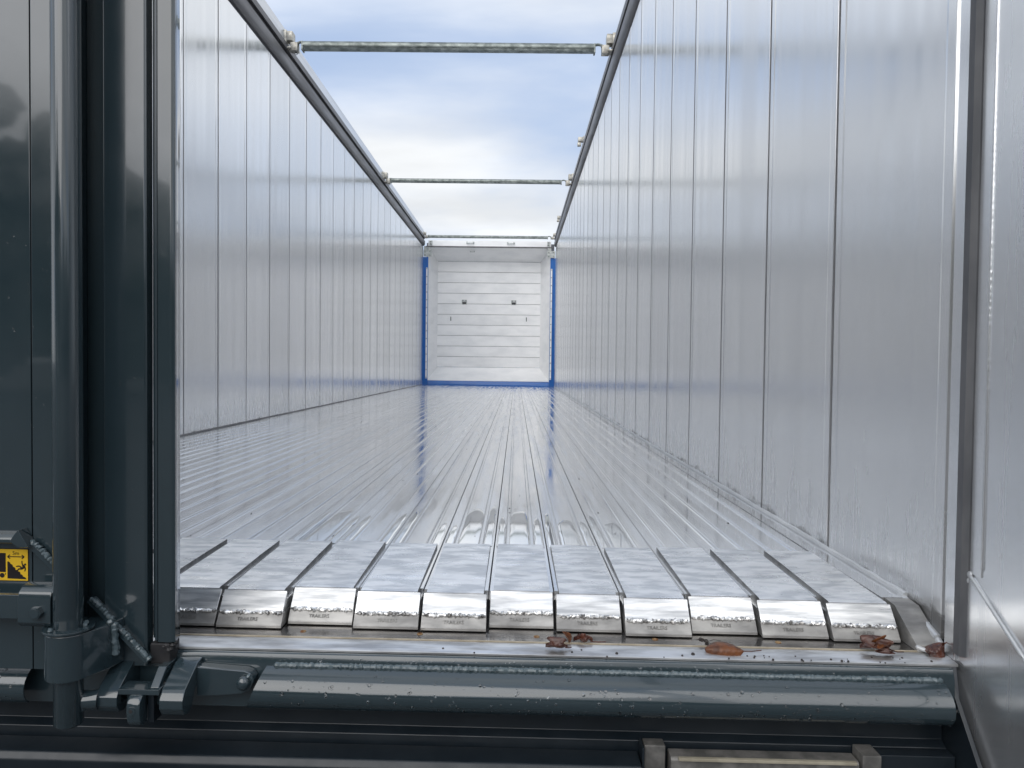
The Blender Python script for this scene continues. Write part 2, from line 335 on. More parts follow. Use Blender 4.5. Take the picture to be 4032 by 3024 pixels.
# ---- floor: base, twenty sliding slats, edge strips, sealant beads
XS0 = -.045 - .118 * 14; SP = .118
m = MB(); m.box(XL, XR, 1.345, YF, -.10, -.022); floor = m.build('floor', 'alu_seam', T, warp_floor, origin=(-.527, 1.3, -.022))
tag(floor, 'wet moving floor of grooved aluminium slats')
def grv(c): return [(c - .0060, 0), (c - .0050, .0009), (c - .0040, .0002), (c - .0030, -.0042), (c + .0030, -.0042), (c + .0040, .0002), (c + .0050, .0009), (c + .0060, 0)]
pr = [(-.0582, -.016), (-.0582, -.0016), (-.0574, 0)] + grv(-.0290) + grv(.0270) + [(.0574, 0), (.0582, -.0016), (.0582, -.016)]
sm = MB(); sm.prism(pr, 0, YF - 1.35, 'y', n=1); smesh = sm.mesh('floor_slat', 'alu_floor', smooth=20)[0]
for i in range(20):
    x = XS0 + SP * (i + .5); o = put('floor_slat', smesh, floor, (x, 1.328 + random.uniform(0, .003), -TZ * x + random.uniform(-.0008, .0008)), (0, R(.34 + random.uniform(-.12, .12)), 0))
m = MB(); m.box(XL, XS0 - .002, 1.3, YF, -.02, .0005); m.build('edge_strip', 'alu_floor', floor, warp_floor, origin=(XL, 1.3, 0))
m = MB(); m.box(XS0 + SP * 20 + .002, XR, 1.33, YF, -.02, .0008); m.build('edge_strip', 'alu_floor', floor, warp_floor, origin=(XR, 1.3, 0))
m = MB()
def bead(x, y0, y1, r):
    n = 90; pts = [(x + random.uniform(-.001, .001), y0 + (y1 - y0) * (i / n) ** 1.7, -TZ * x + .004 + random.uniform(-.001, .001)) for i in range(n + 1)]
    m.tube(pts, r, 8)
bead(XR - .002, 1.335, YF, .0060); m.build('sealant_bead', 'bead', floor, origin=(XR, 1.3, 0))
m = MB(); bead(XL + .001, 1.24, YF, .0045); m.build('sealant_bead', 'rail', floor, origin=(XL, 1.3, 0))
# ---- ramp plates on the slat ends
res_list = [0, 3, -5, 1, 4, -6, 0, 2, -5, 2, 4, -7, 0, 1, -9, -4, 3, -6, 0, 4]   # how far each slat has slid, per slat
lm = text_mesh('TRAILERS', .0085, .0003, 'stamped_lettering'); lm.materials.append(M['letter'])
def wob(n, a): return [random.uniform(-a, a) for _ in range(n)]
for i in range(20):
    xc = XS0 + SP * (i + .5); dy = -res_list[i] * .0021; hw = .0508; hb_ = .0560
    yb, yt, yw, yn = 1.637 + dy * .4 + random.uniform(-.004, .004), 1.305 + dy, 1.279 + dy, 1.267 + dy
    zt, zw, zn = .0034, -.0290, -.0475
    m = MB(); nx = 8; vs = []; fs = []
    xs = [xc - hw + 2 * hw * k / nx for k in range(nx + 1)]
    wb = wob(nx + 1, .0012); wy = wob(nx + 1, .0016)
    rows = [[(x, yb + wy[k], .0006) for k, x in enumerate(xs)], [(x, yb + wy[k], .0078 + wb[k] * .4) for k, x in enumerate(xs)],
            [(x, yb - .11, .0072 + wb[-k - 1] * .3) for k, x in enumerate(xs)], [(x, yb - .22, zt + .002 + wb[k] * .3) for k, x in enumerate(xs)],
            [(x, yt + .004 + wy[k] * .4, zt) for k, x in enumerate(xs)], [(x, yt, zt - .0012) for k, x in enumerate(xs)], [(x, yt, -.012) for x in xs], [(x, yb, -.012) for x in xs]]
    k1 = nx + 1
    for rw in rows: vs += rw
    for a in range(len(rows)):
        b = (a + 1) % len(rows)
        for k in range(nx): fs.append((a * k1 + k, a * k1 + k + 1, b * k1 + k + 1, b * k1 + k))
    m.add(vs, fs)
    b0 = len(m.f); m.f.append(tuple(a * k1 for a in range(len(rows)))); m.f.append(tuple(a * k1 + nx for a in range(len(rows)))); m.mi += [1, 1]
    o0 = (xc, yt, 0)
    rp_ = m.build('ramp_plate', ['alu_ramp', 'cut_edge_shade'], T, warp_rear, origin=o0, smooth=25)
    m = MB(); m.prism([(yt - .0002, zt - .0022), (yw, zw), (yw + .004, zw - .014), (yt + .04, zw - .014), (yt + .04, -.0125), (yt - .0002, -.0125)], xc - hb_, xc + hb_, 'x', n=1)
    m.build('bevel', 'alu_bevel', rp_, warp_rear, origin=o0, smooth=10, bevel=.0008)
    m = MB(); m.prism([(yw + .001, zw - .0025), (yn + .0015, zn + .0006), (yn, zn - .0006), (yn, zn - .0052), (yw + .05, zn - .0052), (yw + .05, zw - .0025)], xc - hb_ - .0006, xc + hb_ + .0006, 'x', n=1)
    m.build('nose', 'alu_nose', rp_, warp_rear, origin=o0, bevel=.0006)
    m = MB(); m.weld((xc - hb_ + .001, yw + .0002, zw - .0006), (xc + hb_ - .001, yw + .0002, zw - .0006), .0030, .0060, .9, 8)
    m.build('weld_bead', 'weld', rp_, warp_rear, origin=o0)
    a = math.atan2(zw - .0025 - zn, yw + .001 - (yn + .0015))
    p = warp_rear((xc + random.uniform(-.006, .006), yn + .0055, zn + .0078))
    put('stamped_lettering', lm, rp_, p + Vector((0, -.0002, .0004)), (a, TZ, 0))
# aluminium filler in the right corner
m = MB(); m.prism([(1.335, .001), (1.300, -.001), (1.226, -.044), (1.222, -.0545), (1.335, -.0545)], .6695, XR - .0005, 'x'); cf = m.build('corner_filler', 'alu_nose', T, warp_rear, bevel=.001, origin=(.69, 1.25, -.05))
m = MB(); m.weld((XR - .004, 1.36, .003), (XR - .003, 1.235, -.036), .0066, .008, .04, 9, 0, .05); m.weld((XR - .003, 1.238, -.036), (XR - .004, 1.215, -.050), .0056, .008, .04, 9, 0, .05); m.weld((.668, 1.226, -.046), (.69, 1.216, -.053), .0035, .006, .05, 9, 0, .05)
m.build('sealant_bead', 'bead', cf, warp_rear, origin=(.69, 1.25, -.05))

# ---- sill
SZ = -.0548
m = MB(); m.box(-1.79, XR - .002, 1.2285, 1.42, SZ - .012, SZ); sill = m.build('sill_plate', 'steel_sill', T, warp_rear, origin=(-.527, 1.22, SZ))
m = MB(); m.prism([(1.2285, SZ - .01), (1.2285, SZ + .0010), (1.2262, SZ + .0018), (1.2238, SZ + .0010), (1.2238, SZ - .01)], -1.79, XR - .002, 'x'); m.build('seal_lip', 'cream', sill, warp_rear, origin=(-.527, 1.22, SZ))
m = MB(); m.box(-1.79, XR - .002, 1.2215, 1.2238, SZ - .01, SZ - .0014); m.build('gasket', 'red_line', sill, warp_rear, origin=(-.527, 1.22, SZ))
m = MB(); m.prism([(1.2215, SZ - .006), (1.2215, SZ + .0002), (1.200, SZ + .0003), (1.198, SZ - .0008), (1.182, SZ - .0012), (1.1795, SZ - .0030), (1.1795, SZ - .0058), (1.19, SZ - .0058)], -1.79, XR - .002, 'x'); m.build('edge_strip', 'alu_edge', sill, warp_rear, origin=(-.527, 1.2, SZ))
for x in (-.361, -.16, .040, .242, .451):
    m = MB(); m.tube([(x, 1.2530, SZ - .004), (x, 1.2530, SZ + .0007)], .0052, 12); m.tube([(x, 1.2530, SZ + .0004), (x, 1.2530, SZ + .0012)], .0022, 8); m.build('screw', 'rust', sill, warp_rear, origin=(x, 1.2530, SZ))

# ---- rear cross beam with its half-round buffer rails
m = MB(); m.prism([(1.1800, SZ - .0062), (1.1740, SZ - .0085), (1.1690, -.078), (1.1680, -.10), (1.1680, -.1480), (1.36, -.1480), (1.36, SZ - .0135), (1.21, SZ - .0135), (1.20, SZ - .0062)], -1.80, .7005, 'x', n=6)
beam = m.build('rear_beam', 'green', T, warp_rear, origin=(-.527, 1.2, -.1), bevel=.0015)
m = MB(); m.prism([(1.2000, -.1485), (1.2000, -.188), (1.1860, -.196), (1.1860, -.34), (1.36, -.34), (1.36, -.1485)], -1.80, .7005, 'x', n=3); m.build('lower_beam', 'green_dark_shade', T, warp_rear, bevel=.0015, origin=(-.527, 1.25, -.2))  # same beam, painted darker to stand for the shade below the rail
HP = [(1.1690, -.0800), (1.1560, -.0855), (1.1450, -.0920), (1.1370, -.1010), (1.1330, -.1120), (1.1335, -.1235), (1.1385, -.1335), (1.1460, -.1395), (1.1475, -.1380), (1.1400, -.1315), (1.1358, -.1225), (1.1355, -.1125), (1.1390, -.1030), (1.1465, -.0945), (1.1570, -.0882), (1.1690, -.0826)]
def half_rail(x0, x1, cut):
    m = MB(); n = 6; vs = []; fs = []; k = len(HP)
    for i in range(n + 1):
        for (y, z) in HP:
            xa = x0 + (cut * (z + .08) / .06 if cut else 0); vs.append((xa + (x1 - xa) * i / n, y, z))
    for i in range(n):
        for j in range(k): fs.append((i * k + j, i * k + (j + 1) % k, (i + 1) * k + (j + 1) % k, (i + 1) * k + j))
    fs.append(tuple(range(k))[::-1]); fs.append(tuple(n * k + j for j in range(k)))
    m.add(vs, fs); r = m.build('buffer_rail', 'green', T, warp_rear, origin=((x0 + x1) / 2, 1.15, -.11), smooth=40)
    w_ = MB(); w_.weld((x0 + .012, 1.1685, -.0785), (x1, 1.1685, -.0785), .0042, .008, .25, 8); w_.build('weld_bead', 'green_weld', r, warp_rear, origin=((x0 + x1) / 2, 1.15, -.11)); return r
half_rail(-.395, .682, .024); half_rail(-1.76, -.767, 0)
# slanted end plate beside the open door
m = MB(); m.prism([(1.215, -.068), (1.196, -.074), (1.103, -.19), (1.05, -.262), (1.3, -.262), (1.3, -.068)], .7012, .7085, 'x'); m.build('end_plate', 'green_dark_shade', T, warp_rear, origin=(.705, 1.2, -.15), bevel=.001)
# lamp bar and plates under the beam
m = MB(); m.prism([(1.130, -.222), (1.138, -.212), (1.18, -.209), (1.18, -.40), (1.130, -.40)], -1.80, .203, 'x', n=4); m.build('lamp_bar', 'green_dark_shade', T, warp_rear, bevel=.003, origin=(-.6, 1.15, -.3))
m = MB(); m.box(.210, .2435, 1.160, 1.184, -.33, -.190); m.build('bracket', 'dirty_plate', T, warp_rear, bevel=.002, origin=(.227, 1.17, -.25))
m = MB(); m.box(.2050, .2088, 1.150, 1.184, -.33, -.190); m.build('bracket', 'green_dark_shade', T, warp_rear, bevel=.001, origin=(.207, 1.17, -.25))
m = MB(); m.prism([(1.150, -.33), (1.150, -.2075), (1.154, -.2035), (1.180, -.2035), (1.180, -.33)], .2500, .5450, 'x'); lp = m.build('light_board', 'dirty_plate', T, warp_rear, bevel=.002, origin=(.4, 1.16, -.25))
m = MB(); m.box(.262, .540, 1.1465, 1.1535, -.2075, -.2025); m.build('edge_strip', 'tan', lp, warp_rear, bevel=.001, origin=(.4, 1.16, -.25))
m = MB(); m.box(.5475, .5770, 1.146, 1.184, -.33, -.191); m.build('bracket', 'dirty_plate', T, warp_rear, bevel=.002, origin=(.56, 1.17, -.25))
m = MB(); m.box(.5795, .70, 1.16, 1.184, -.36, -.196); m.build('lamp_housing', 'green_dark_shade', T, warp_rear, bevel=.003, origin=(.63, 1.17, -.25))

# ---- left rear door, closed: painted leaf with folded edge, lock rod and lock gear
DT = 2.75; DB = -.078
m = MB()
m.prism([(-1.80, 1.128), (-.7485, 1.128), (-.7485, 1.140), (-1.80, 1.140)], DB, DT, 'z')
door = m.build('rear_door', 'green', T, warp_rear, bevel=.0012, origin=(-1.80, 1.15, DB))
tag(door, 'closed left rear door painted dark green grey with lock rod')
DO = (-.65, 1.13, 0)
def dpart(mb, name, mt='green', bevel=.0012, parent=None, smooth=35, warp=warp_rear): return mb.build(name, mt, parent or door, warp, bevel=bevel, origin=DO, smooth=smooth)
m = MB(); m.prism([(-.7470, 1.128), (-.712, 1.128), (-.703, 1.133), (-.6995, 1.215), (-.7470, 1.215)], DB, DT, 'z'); dpart(m, 'door_panel')
m = MB(); m.prism([(-.700, 1.196), (-.6500, 1.1535), (-.6468, 1.150), (-.5835, 1.150), (-.5800, 1.1525), (-.5785, 1.168), (-.700, 1.21)], DB, DT, 'z'); dpart(m, 'folded_panel', bevel=.0008)
m = MB(); m.prism([(-.5785, 1.168), (-.5690, 1.168), (-.5672, 1.1545), (-.5625, 1.150), (-.5430, 1.150), (-.5395, 1.1506), (-.5360, 1.1530), (-.5366, 1.160), (-.5398, 1.178), (-.5500, 1.20), (-.5785, 1.20)], -.0395, DT, 'z'); dpart(m, 'edge_fold', bevel=.0006)
m = MB(); m.prism([(-.5665, 1.1485), (-.5645, 1.1470), (-.5625, 1.1485), (-.5625, 1.152), (-.5665, 1.154)], -.036, DT, 'z'); dpart(m, 'trim_strip', bevel=0)
m = MB(); m.box(-.5755, -.5425, 1.149, 1.185, -.0745, -.0405); dpart(m, 'rubber_stop', 'rubber', .004)
m = MB()
for k in range(14): m.sphere((-.548 + random.uniform(-.006, .012), 1.153 + random.uniform(-.004, .008), -.044 + random.uniform(-.01, .004)), random.uniform(.002, .005), seg=6, rings=4)
tag(dpart(m, 'torn_rubber', 'rubber', 0), kind='stuff')
m = MB(); m.weld((-1.2, 1.166, -.0815), (-.7, 1.166, -.0815), .0036, .011, .3); dpart(m, 'weld_bead', 'green_weld', 0)
# lock rod and its bearing
RX, RY = -.6685, 1.090
m = MB(); m.tube([(RX, RY, -.144), (RX, RY, -.1405), (RX, RY, .4), (RX, RY, DT)], .0205, 32, rfun=lambda i, j: .0175 if i == 0 else .0205); rod = dpart(m, 'lock_rod', bevel=0, smooth=45)
m = MB()
pts = []
for k in range(25):
    a = R(90 + 15 + 180 * 1.0 * k / 24 * 1.0)
    pts.append(a)
prof = []
# strap: wraps the rod on the camera side and runs back right to the door
outer = [(RX + .0315 * math.cos(a), RY + .0315 * math.sin(a)) for a in [R(150 + 190 * k / 24) for k in range(25)]]
prof = outer + [(-.6215, 1.1180), (-.6150, 1.1500), (-.6900, 1.1500), (-.6985, 1.118)]
m.prism(prof, -.0700, -.0005, 'z'); br = dpart(m, 'rod_bearing', bevel=.0025, smooth=40)
m = MB(); m.tube([(RX, RY, .0015), (RX, RY, .0050)], .0352, 36); m.tube([(RX, RY, -.0005), (RX, RY, .0020)], .0322, 36); dpart(m, 'collar', bevel=.0008)
m = MB(); m.weld((-.6185, 1.124, .001), (-.6170, 1.128, -.054), .0055, .008, .25); m.weld((-.6260, 1.118, .003), (-.6190, 1.124, .001), .0045, .008, .25); dpart(m, 'weld_bead', 'green_weld', 0)
m = MB(); m.weld((-.6820, 1.066, .0045), (-.6795, 1.066, .0095), .0035, .004, .2); m.weld((-.6465, 1.092, .0045), (-.6455, 1.100, .011), .0035, .004, .2); dpart(m, 'weld_bead', 'green_weld', 0)
# lever bracket with hex bolt, left of the rod
m = MB(); m.prism([(1.086, .005), (1.080, .012), (1.080, .046), (1.083, .0565), (1.090, .063), (1.100, .066), (1.112, .066), (1.112, .005)], -.7400, -.6895, 'x'); lb = dpart(m, 'lever_bracket', bevel=.002)
m = MB(); m.tube([(-.7085, 1.081, .0290), (-.7085, 1.0715, .0290)], .0098, 6); m.tube([(-.7085, 1.0715, .0290), (-.7085, 1.0705, .0290)], .0072, 12); dpart(m, 'bolt', 'green', .0008)
m = MB(); m.box(-1.05, -.7402, 1.092, 1.106, .0130, .0500); dpart(m, 'lever', bevel=.002)
# handle bar above the sticker
m = MB(); m.prism([(1.128, .1210), (1.116, .1215), (1.108, .1240), (1.108, .1300), (1.114, .1365), (1.128, .1390)], -1.05, -.7620, 'x'); dpart(m, 'grip_bar', bevel=.0015)
m = MB(); m.prism([(-.7700, .1270), (-.7610, .1400), (-.7560, .1450), (-.7480, .1310), (-.7400, .1180), (-.7560, .1170)], 1.107, 1.128, 'y'); dpart(m, 'grip_end', bevel=.0015)
# diagonal gusset ribs with painted weld
def rib(p0, p1, y0, y1, th):
    m = MB(); d = Vector((p1[0] - p0[0], 0, p1[1] - p0[1])).normalized(); nn = Vector((-d.z, 0, d.x)) * th / 2
    vs = []
    for (x, z) in (p0, p1):
        for s in (-1, 1):
            for y in (y0, y1): vs.append((x + nn.x * s, y, z + nn.z * s))
    m.add(vs, [(0, 1, 3, 2), (4, 6, 7, 5), (0, 4, 5, 1), (2, 3, 7, 6), (0, 2, 6, 4), (1, 5, 7, 3)]); dpart(m, 'gusset', bevel=.001)
    w2 = MB(); w2.weld((p0[0] + nn.x * 1.2, y0 + .003, p0[1] + nn.z * 1.2), (p1[0] + nn.x * 1.2, y0 + .003, p1[1] + nn.z * 1.2), .0042, .006, .4, 8); dpart(w2, 'weld_bead', 'green_weld', 0)
rib((-.7480, .1220), (-.7000, .0760), 1.117, 1.129, .009)
rib((-.6640, .0300), (-.5720, -.0660), 1.134, 1.151, .008)
# lock gear below the door
def rbox(x0, x1, y0, y1, z0, z1, name, bev=.003, mt='green'):
    m = MB(); m.box(x0, x1, y0, y1, z0, z1); return dpart(m, name, mt, bev)
m = MB(); m.prism([(1.170, -.068), (1.150, -.070), (1.108, -.094), (1.098, -.106), (1.098, -.120), (1.106, -.131), (1.118, -.134), (1.170, -.128)], -.6330, -.6000, 'x'); dpart(m, 'keeper', bevel=.002)
m = MB(); m.tube([(-.655, 1.100, -.112), (-.632, 1.106, -.112)], .0150, 16); m.weld((-.651, 1.094, -.100), (-.649, 1.092, -.124), .005, .006, .3); dpart(m, 'cam', bevel=.001)
rbox(-.5990, -.5360, 1.098, 1.130, -.1010, -.0925, 'lock_plate', .0012)
rbox(-.5960, -.5400, 1.118, 1.150, -.1250, -.1012, 'lock_block', .002)
m = MB(); m.prism([(1.106, -.0985), (1.096, -.101), (1.088, -.108), (1.086, -.122), (1.090, -.142), (1.098, -.148), (1.112, -.148), (1.116, -.104)], -.5815, -.5590, 'x', n=2); pin = dpart(m, 'lock_pin', bevel=.006)
m = MB(); m.tube([(-.5720, 1.0885, -.1200), (-.5720, 1.0850, -.1200)], .0062, 16); m.tube([(-.5720, 1.0852, -.1200), (-.5720, 1.0842, -.1200)], .0028, 8, mi=1); m.build('pin_head', ['green', 'rubber'], door, warp_rear, origin=DO)
rbox(-.5580, -.5480, 1.108, 1.150, -.1480, -.1020, 'lock_cheek', .002, 'green_dark_shade')
m = MB(); m.prism([(1.165, -.070), (1.130, -.0690), (1.104, -.0920), (1.110, -.0945), (1.165, -.0800)], -.5520, -.5390, 'x'); dpart(m, 'striker', bevel=.0012)
m = MB(); m.prism([(1.168, -.068), (1.150, -.0705), (1.106, -.0940), (1.096, -.108), (1.096, -.121), (1.104, -.133), (1.118, -.1365), (1.130, -.1290), (1.140, -.1090), (1.168, -.1000)], -.5350, -.4985, 'x'); dpart(m, 'keeper', bevel=.002)
m = MB(); m.prism([(-.4990, -.0760), (-.4230, -.0810), (-.4130, -.0850), (-.4080, -.0930), (-.4100, -.1020), (-.4150, -.1120), (-.4290, -.1175), (-.4640, -.1210), (-.4990, -.1230)], 1.146, 1.1675, 'y'); tb = m.build('latch_bar', 'green', T, warp_rear, bevel=.002, origin=(-.45, 1.15, -.1))
m = MB(); m.sphere((-.4235, 1.1420, -.0985), .0105, .009, .0115, 14, 10); m.build('knob', 'green', tb, warp_rear, origin=(-.4235, 1.142, -.0985))
m = MB(); m.weld((-.4180, 1.1440, -.0860), (-.4125, 1.150, -.0950), .0040, .006, .3); m.build('weld_bead', 'green_weld', tb, warp_rear, origin=(-.4235, 1.142, -.0985))
# warning sticker: yellow field with black border and pictograms
SX1, SZ1, SZ0 = -.7540, .1105, .0605; sc_ = (SZ1 - SZ0) / 630.0
def sp(px, py): return (SX1 - (555 - px) * sc_, SZ1 - (py - 535) * sc_)
def poly(mb, pts, y, mi):
    vs = [(x, y, z) for x, z in (sp(*p) for p in pts)]; mb.add(vs, [tuple(range(len(vs)))], mi)
def circ(cx, cy, r, n=16): return [(cx + r * math.cos(2 * math.pi * k / n), cy + r * math.sin(2 * math.pi * k / n)) for k in range(n)]
def bar(p, q, w0, w1=None):
    w1 = w1 or w0; dx, dy = q[0] - p[0], q[1] - p[1]; l = math.hypot(dx, dy); nx, ny = -dy / l, dx / l
    return [(p[0] + nx * w0, p[1] + ny * w0), (q[0] + nx * w1, q[1] + ny * w1), (q[0] - nx * w1, q[1] - ny * w1), (p[0] - nx * w0, p[1] - ny * w0)]
m = MB()
m.box(sp(-560, 0)[0], sp(562, 0)[0], 1.1274, 1.1279, SZ0 - 8 * sc_, SZ1 + 8 * sc_, 1)
poly(m, [(-545, 545), (548, 545), (548, 1158), (-545, 1158)], 1.12725, 0)
yk = 1.1270
poly(m, [(-420, 620), (112, 620), (112, 995), (-420, 995)], yk, 1)
for cxx in (40, -250, -360): poly(m, circ(cxx, 1060, 48), yk, 1)
poly(m, [(95, 1015), (112, 1015), (112, 1045), (95, 1050)], yk, 1)
poly(m, bar((165, 690), (462, 690), 9), yk, 1)
for (tip, s) in (((148, 690), 1), ((478, 690), -1)):
    poly(m, bar(tip, (tip[0] + 50 * s, 652), 11, 9), yk - .00004, 1); poly(m, bar(tip, (tip[0] + 50 * s, 728), 11, 9), yk - .00008, 1)
heap = [(145, 1118), (145, 785), (170, 785), (198, 808), (208, 832), (240, 842), (254, 868), (256, 888), (288, 898), (304, 924), (304, 944), (340, 952), (360, 975), (390, 985), (402, 1012), (404, 1030), (436, 1040), (450, 1066), (456, 1078), (490, 1088), (514, 1112), (512, 1130)]
poly(m, heap, yk, 1)
poly(m, circ(496, 838, 21), yk, 1)
for a, b, w0, w1 in (((432, 768), (436, 828), 10, 11), ((436, 828), (458, 862), 11, 14), ((452, 852), (480, 892), 26, 22), ((480, 890), (420, 925), 22, 20), ((425, 905), (378, 868), 15, 13), ((380, 868), (318, 880), 13, 11), ((430, 925), (372, 928), 16, 13), ((375, 922), (338, 965), 13, 11), ((484, 872), (500, 925), 12, 11), ((500, 920), (488, 975), 11, 9)):
    poly(m, bar(a, b, w0, w1), yk - random.uniform(.00003, .00012), 1)
tm = text_mesh('5m', 88 * sc_ * 1.25, 0, 'five_metres')
tc0 = sp(313, 622)
bmt = bmesh.new(); bmt.from_mesh(tm); idx = len(m.v)
m.add([(tc0[0] + v.co.x, yk - .0001, tc0[1] + v.co.y) for v in bmt.verts], [tuple(v.index for v in f.verts) for f in bmt.faces], 1); bmt.free()
st = m.build('warning_sticker', ['yellow', 'black'], door, warp_rear, origin=(SX1, 1.127, SZ0)); tag(st, 'yellow and black keep-clear sticker reading 5m')
# thin seal along the inside of the door edge
# ---- right rear door, swung open: aluminium inner face running towards the camera
DX = XR + .006
m = MB(); m.box(DX, DX + .05, -.25, 1.162, -.35, 2.75); rd = m.build('open_door', 'alu_door', T, bevel=.002, origin=(DX, 1.16, -.35)); tag(rd, 'open right rear door showing its bare aluminium inner face')
m = MB(); m.box(DX - .0022, DX + .001, 1.131, 1.159, .09, 2.74); m.build('edge_profile', 'alu_door', rd, bevel=.0008, origin=(DX, 1.16, .09))
m = MB(); m.weld((DX - .0010, 1.130, .10), (DX, 1.130, 2.7), .0022, .011, .06, 8, 0, .16); m.build('weld_bead', 'alu_door', rd, origin=(DX, 1.13, .1))
m = MB(); m.prism([(1.160, .0855), (1.150, .0855), (1.03, .004), (.90, -.085), (.90, -.30), (1.135, -.30), (1.190, -.05)], DX - .0035, DX + .001, 'x'); m.build('kick_plate', 'alu_door', rd, bevel=.001, origin=(DX, 1.1, 0))
m = MB(); m.weld((DX - .003, 1.156, .0870), (DX - .003, 1.03, .0060), .0029, .010, .05, 9, 0, .05); m.weld((DX - .003, 1.03, .0060), (DX - .003, .90, -.083), .0029, .010, .05, 9, 0, .05); m.weld((DX - .003, 1.160, .083), (DX - .003, 1.190, -.046), .0022, .010, .05, 9, 0, .05); m.sphere((DX - .003, 1.157, .0875), .003, .006, .006)
m.build('weld_bead', 'bead', rd, origin=(DX, 1.1, 0))

# ---- front wall: tapered recess of planks inside a blue frame
FX0, FX1, FZ0, FZ1 = -1.668, .614, .093, 2.585
IX0, IX1, IZ0, IZ1 = -1.545, .452, .345, 2.395; YI = 14.4
m = MB(); m.box(XL, XR, YI + .03, YI + .06, -.06, 2.75); fw = m.build('front_wall', 'alu_seam', T, origin=(-.527, YI, 0)); tag(fw, 'bright front wall of level aluminium planks inside a tapered recess')
npk = 10; ph = (IZ1 - IZ0) / npk
for k in range(npk):
    z0 = IZ0 + k * ph; m = MB(); m.prism([(YI + .02, z0 + .003), (YI + .003, z0 + .003), (YI, z0 + .006), (YI, z0 + ph - .006), (YI + .003, z0 + ph - .003), (YI + .02, z0 + ph - .003)], IX0 - .02, IX1 + .02, 'x')
    m.build('plank', 'white_alu', fw, origin=(-.527, YI, z0))
def quad(name, pts, mt='white_alu', th=.01):
    m = MB(); a, b, c, d = [Vector(p) for p in pts]; nn = (b - a).cross(d - a).normalized() * th
    m.add([a, b, c, d, a + nn, b + nn, c + nn, d + nn], [(0, 1, 2, 3), (7, 6, 5, 4), (0, 4, 5, 1), (1, 5, 6, 2), (2, 6, 7, 3), (3, 7, 4, 0)]); return m.build(name, mt, fw, origin=tuple(a))
quad('side_panel', [(FX0, YF, FZ0), (FX0, YF, FZ1), (IX0, YI, IZ1), (IX0, YI, IZ0)])
quad('side_panel', [(FX1, YF, FZ0), (IX1, YI, IZ0), (IX1, YI, IZ1), (FX1, YF, FZ1)])
quad('top_panel', [(FX0, YF, FZ1), (FX1, YF, FZ1), (IX1, YI, IZ1), (IX0, YI, IZ1)])
quad('foot_panel', [(FX0, YF, FZ0), (IX0, YI, IZ0), (IX1, YI, IZ0), (FX1, YF, FZ0)])
for x in (-1.47, -1.20, -.75, -.32, .05, .40):
    m = MB(); m.weld((x - .06, YI - .006, IZ0 + .004), (x + .06, YI - .006, IZ0 + .004), .007, .02); m.build('weld_bead', 'rail_pale', fw, origin=(x, YI, IZ0))
# blue frame: two posts and the foot
m = MB(); m.prism([(XL - .01, -.01), (FX0 - .001, -.01), (FX0 - .001, 2.40), (XL - .01, 2.40)], YF - .03, YF + .04, 'y'); bf = m.build('frame_post', 'blue', T, bevel=.006, origin=(XL, YF, 0)); tag(bf, 'blue post left of the front wall')
m = MB(); m.box(FX1 + .001, XR - .002, YF - .03, YF + .04, -.01, 2.40); tag(m.build('frame_post', 'blue', T, bevel=.006, origin=(XR, YF, 0)), 'blue post right of the front wall')
m = MB(); m.prism([(YF - .035, -.012), (YF - .040, .03), (YF - .026, FZ0 - .012), (YF + .04, FZ0 - .002), (YF + .04, -.012)], XL + .10, XR - .10, 'x'); tag(m.build('frame_foot', 'blue', T, warp_floor, bevel=.004, origin=(-.527, YF, 0)), 'blue beam along the foot of the front wall')
for sgn, x in ((-1, FX0 - .024), (1, FX1 + .024)):
    m = MB(); m.box(x - .014, x + .014, YF - .042, YF - .031, .13, 2.20); hs = m.build('hinge_strip', 'white_alu', T, bevel=.001, origin=(x, YF, 1))
    for k in range(15):
        z = .15 + k * .145; b = MB(); b.tube([(x, YF - .043, z), (x, YF - .049, z)], .009, 6); b.build('bolt', 'rail', hs, origin=(x, YF - .04, z))
# header above, galvanised corner brackets, handles
m = MB(); m.box(XL + .10, XR - .09, YF - .07, YF - .02, 2.600, 2.705); hd = m.build('header', 'white_alu', T, bevel=.004, origin=(-.527, YF, 2.6)); tag(hd, 'pale header beam above the front wall')
m = MB(); m.box(XL + .06, XR - .06, YF - .085, YF - .01, 2.584, 2.599); m.build('header_lip', 'rail', hd, origin=(-.527, YF, 2.6), bevel=.002)
for x in (XL + .15, XR - .14):
    m = MB(); m.box(x - .028, x + .028, YF - .082, YF - .071, 2.612, 2.70); bp = m.build('bolt_plate', 'zinc', hd, bevel=.002, origin=(x, YF, 2.65))
    for z in (2.635, 2.675):
        m = MB(); m.tube([(x, YF - .083, z), (x, YF - .090, z)], .010, 8); m.build('bolt', 'rubber', hd, origin=(x, YF, z))
for x, y, z, par in ((-.883, YF - .072, 2.665, hd), (-.128, YF - .072, 2.665, hd), (-.855, YF + .12, 2.53, fw)):
    s_ = 1 if par is hd else .6
    m = MB(); m.tube([(x - .06 * s_, y, z), (x - .055 * s_, y - .04, z - .01), (x - .03 * s_, y - .045, z - .012), (x + .03 * s_, y - .045, z - .012), (x + .055 * s_, y - .04, z - .01), (x + .06 * s_, y, z)], .011 * s_, 8)
    m.box(x - .075 * s_, x - .045 * s_, y - .004, y + .002, z - .02 * s_, z + .02 * s_); m.box(x + .045 * s_, x + .075 * s_, y - .004, y + .002, z - .02 * s_, z + .02 * s_); m.build('handle', 'zinc', par, origin=(x, y, z))
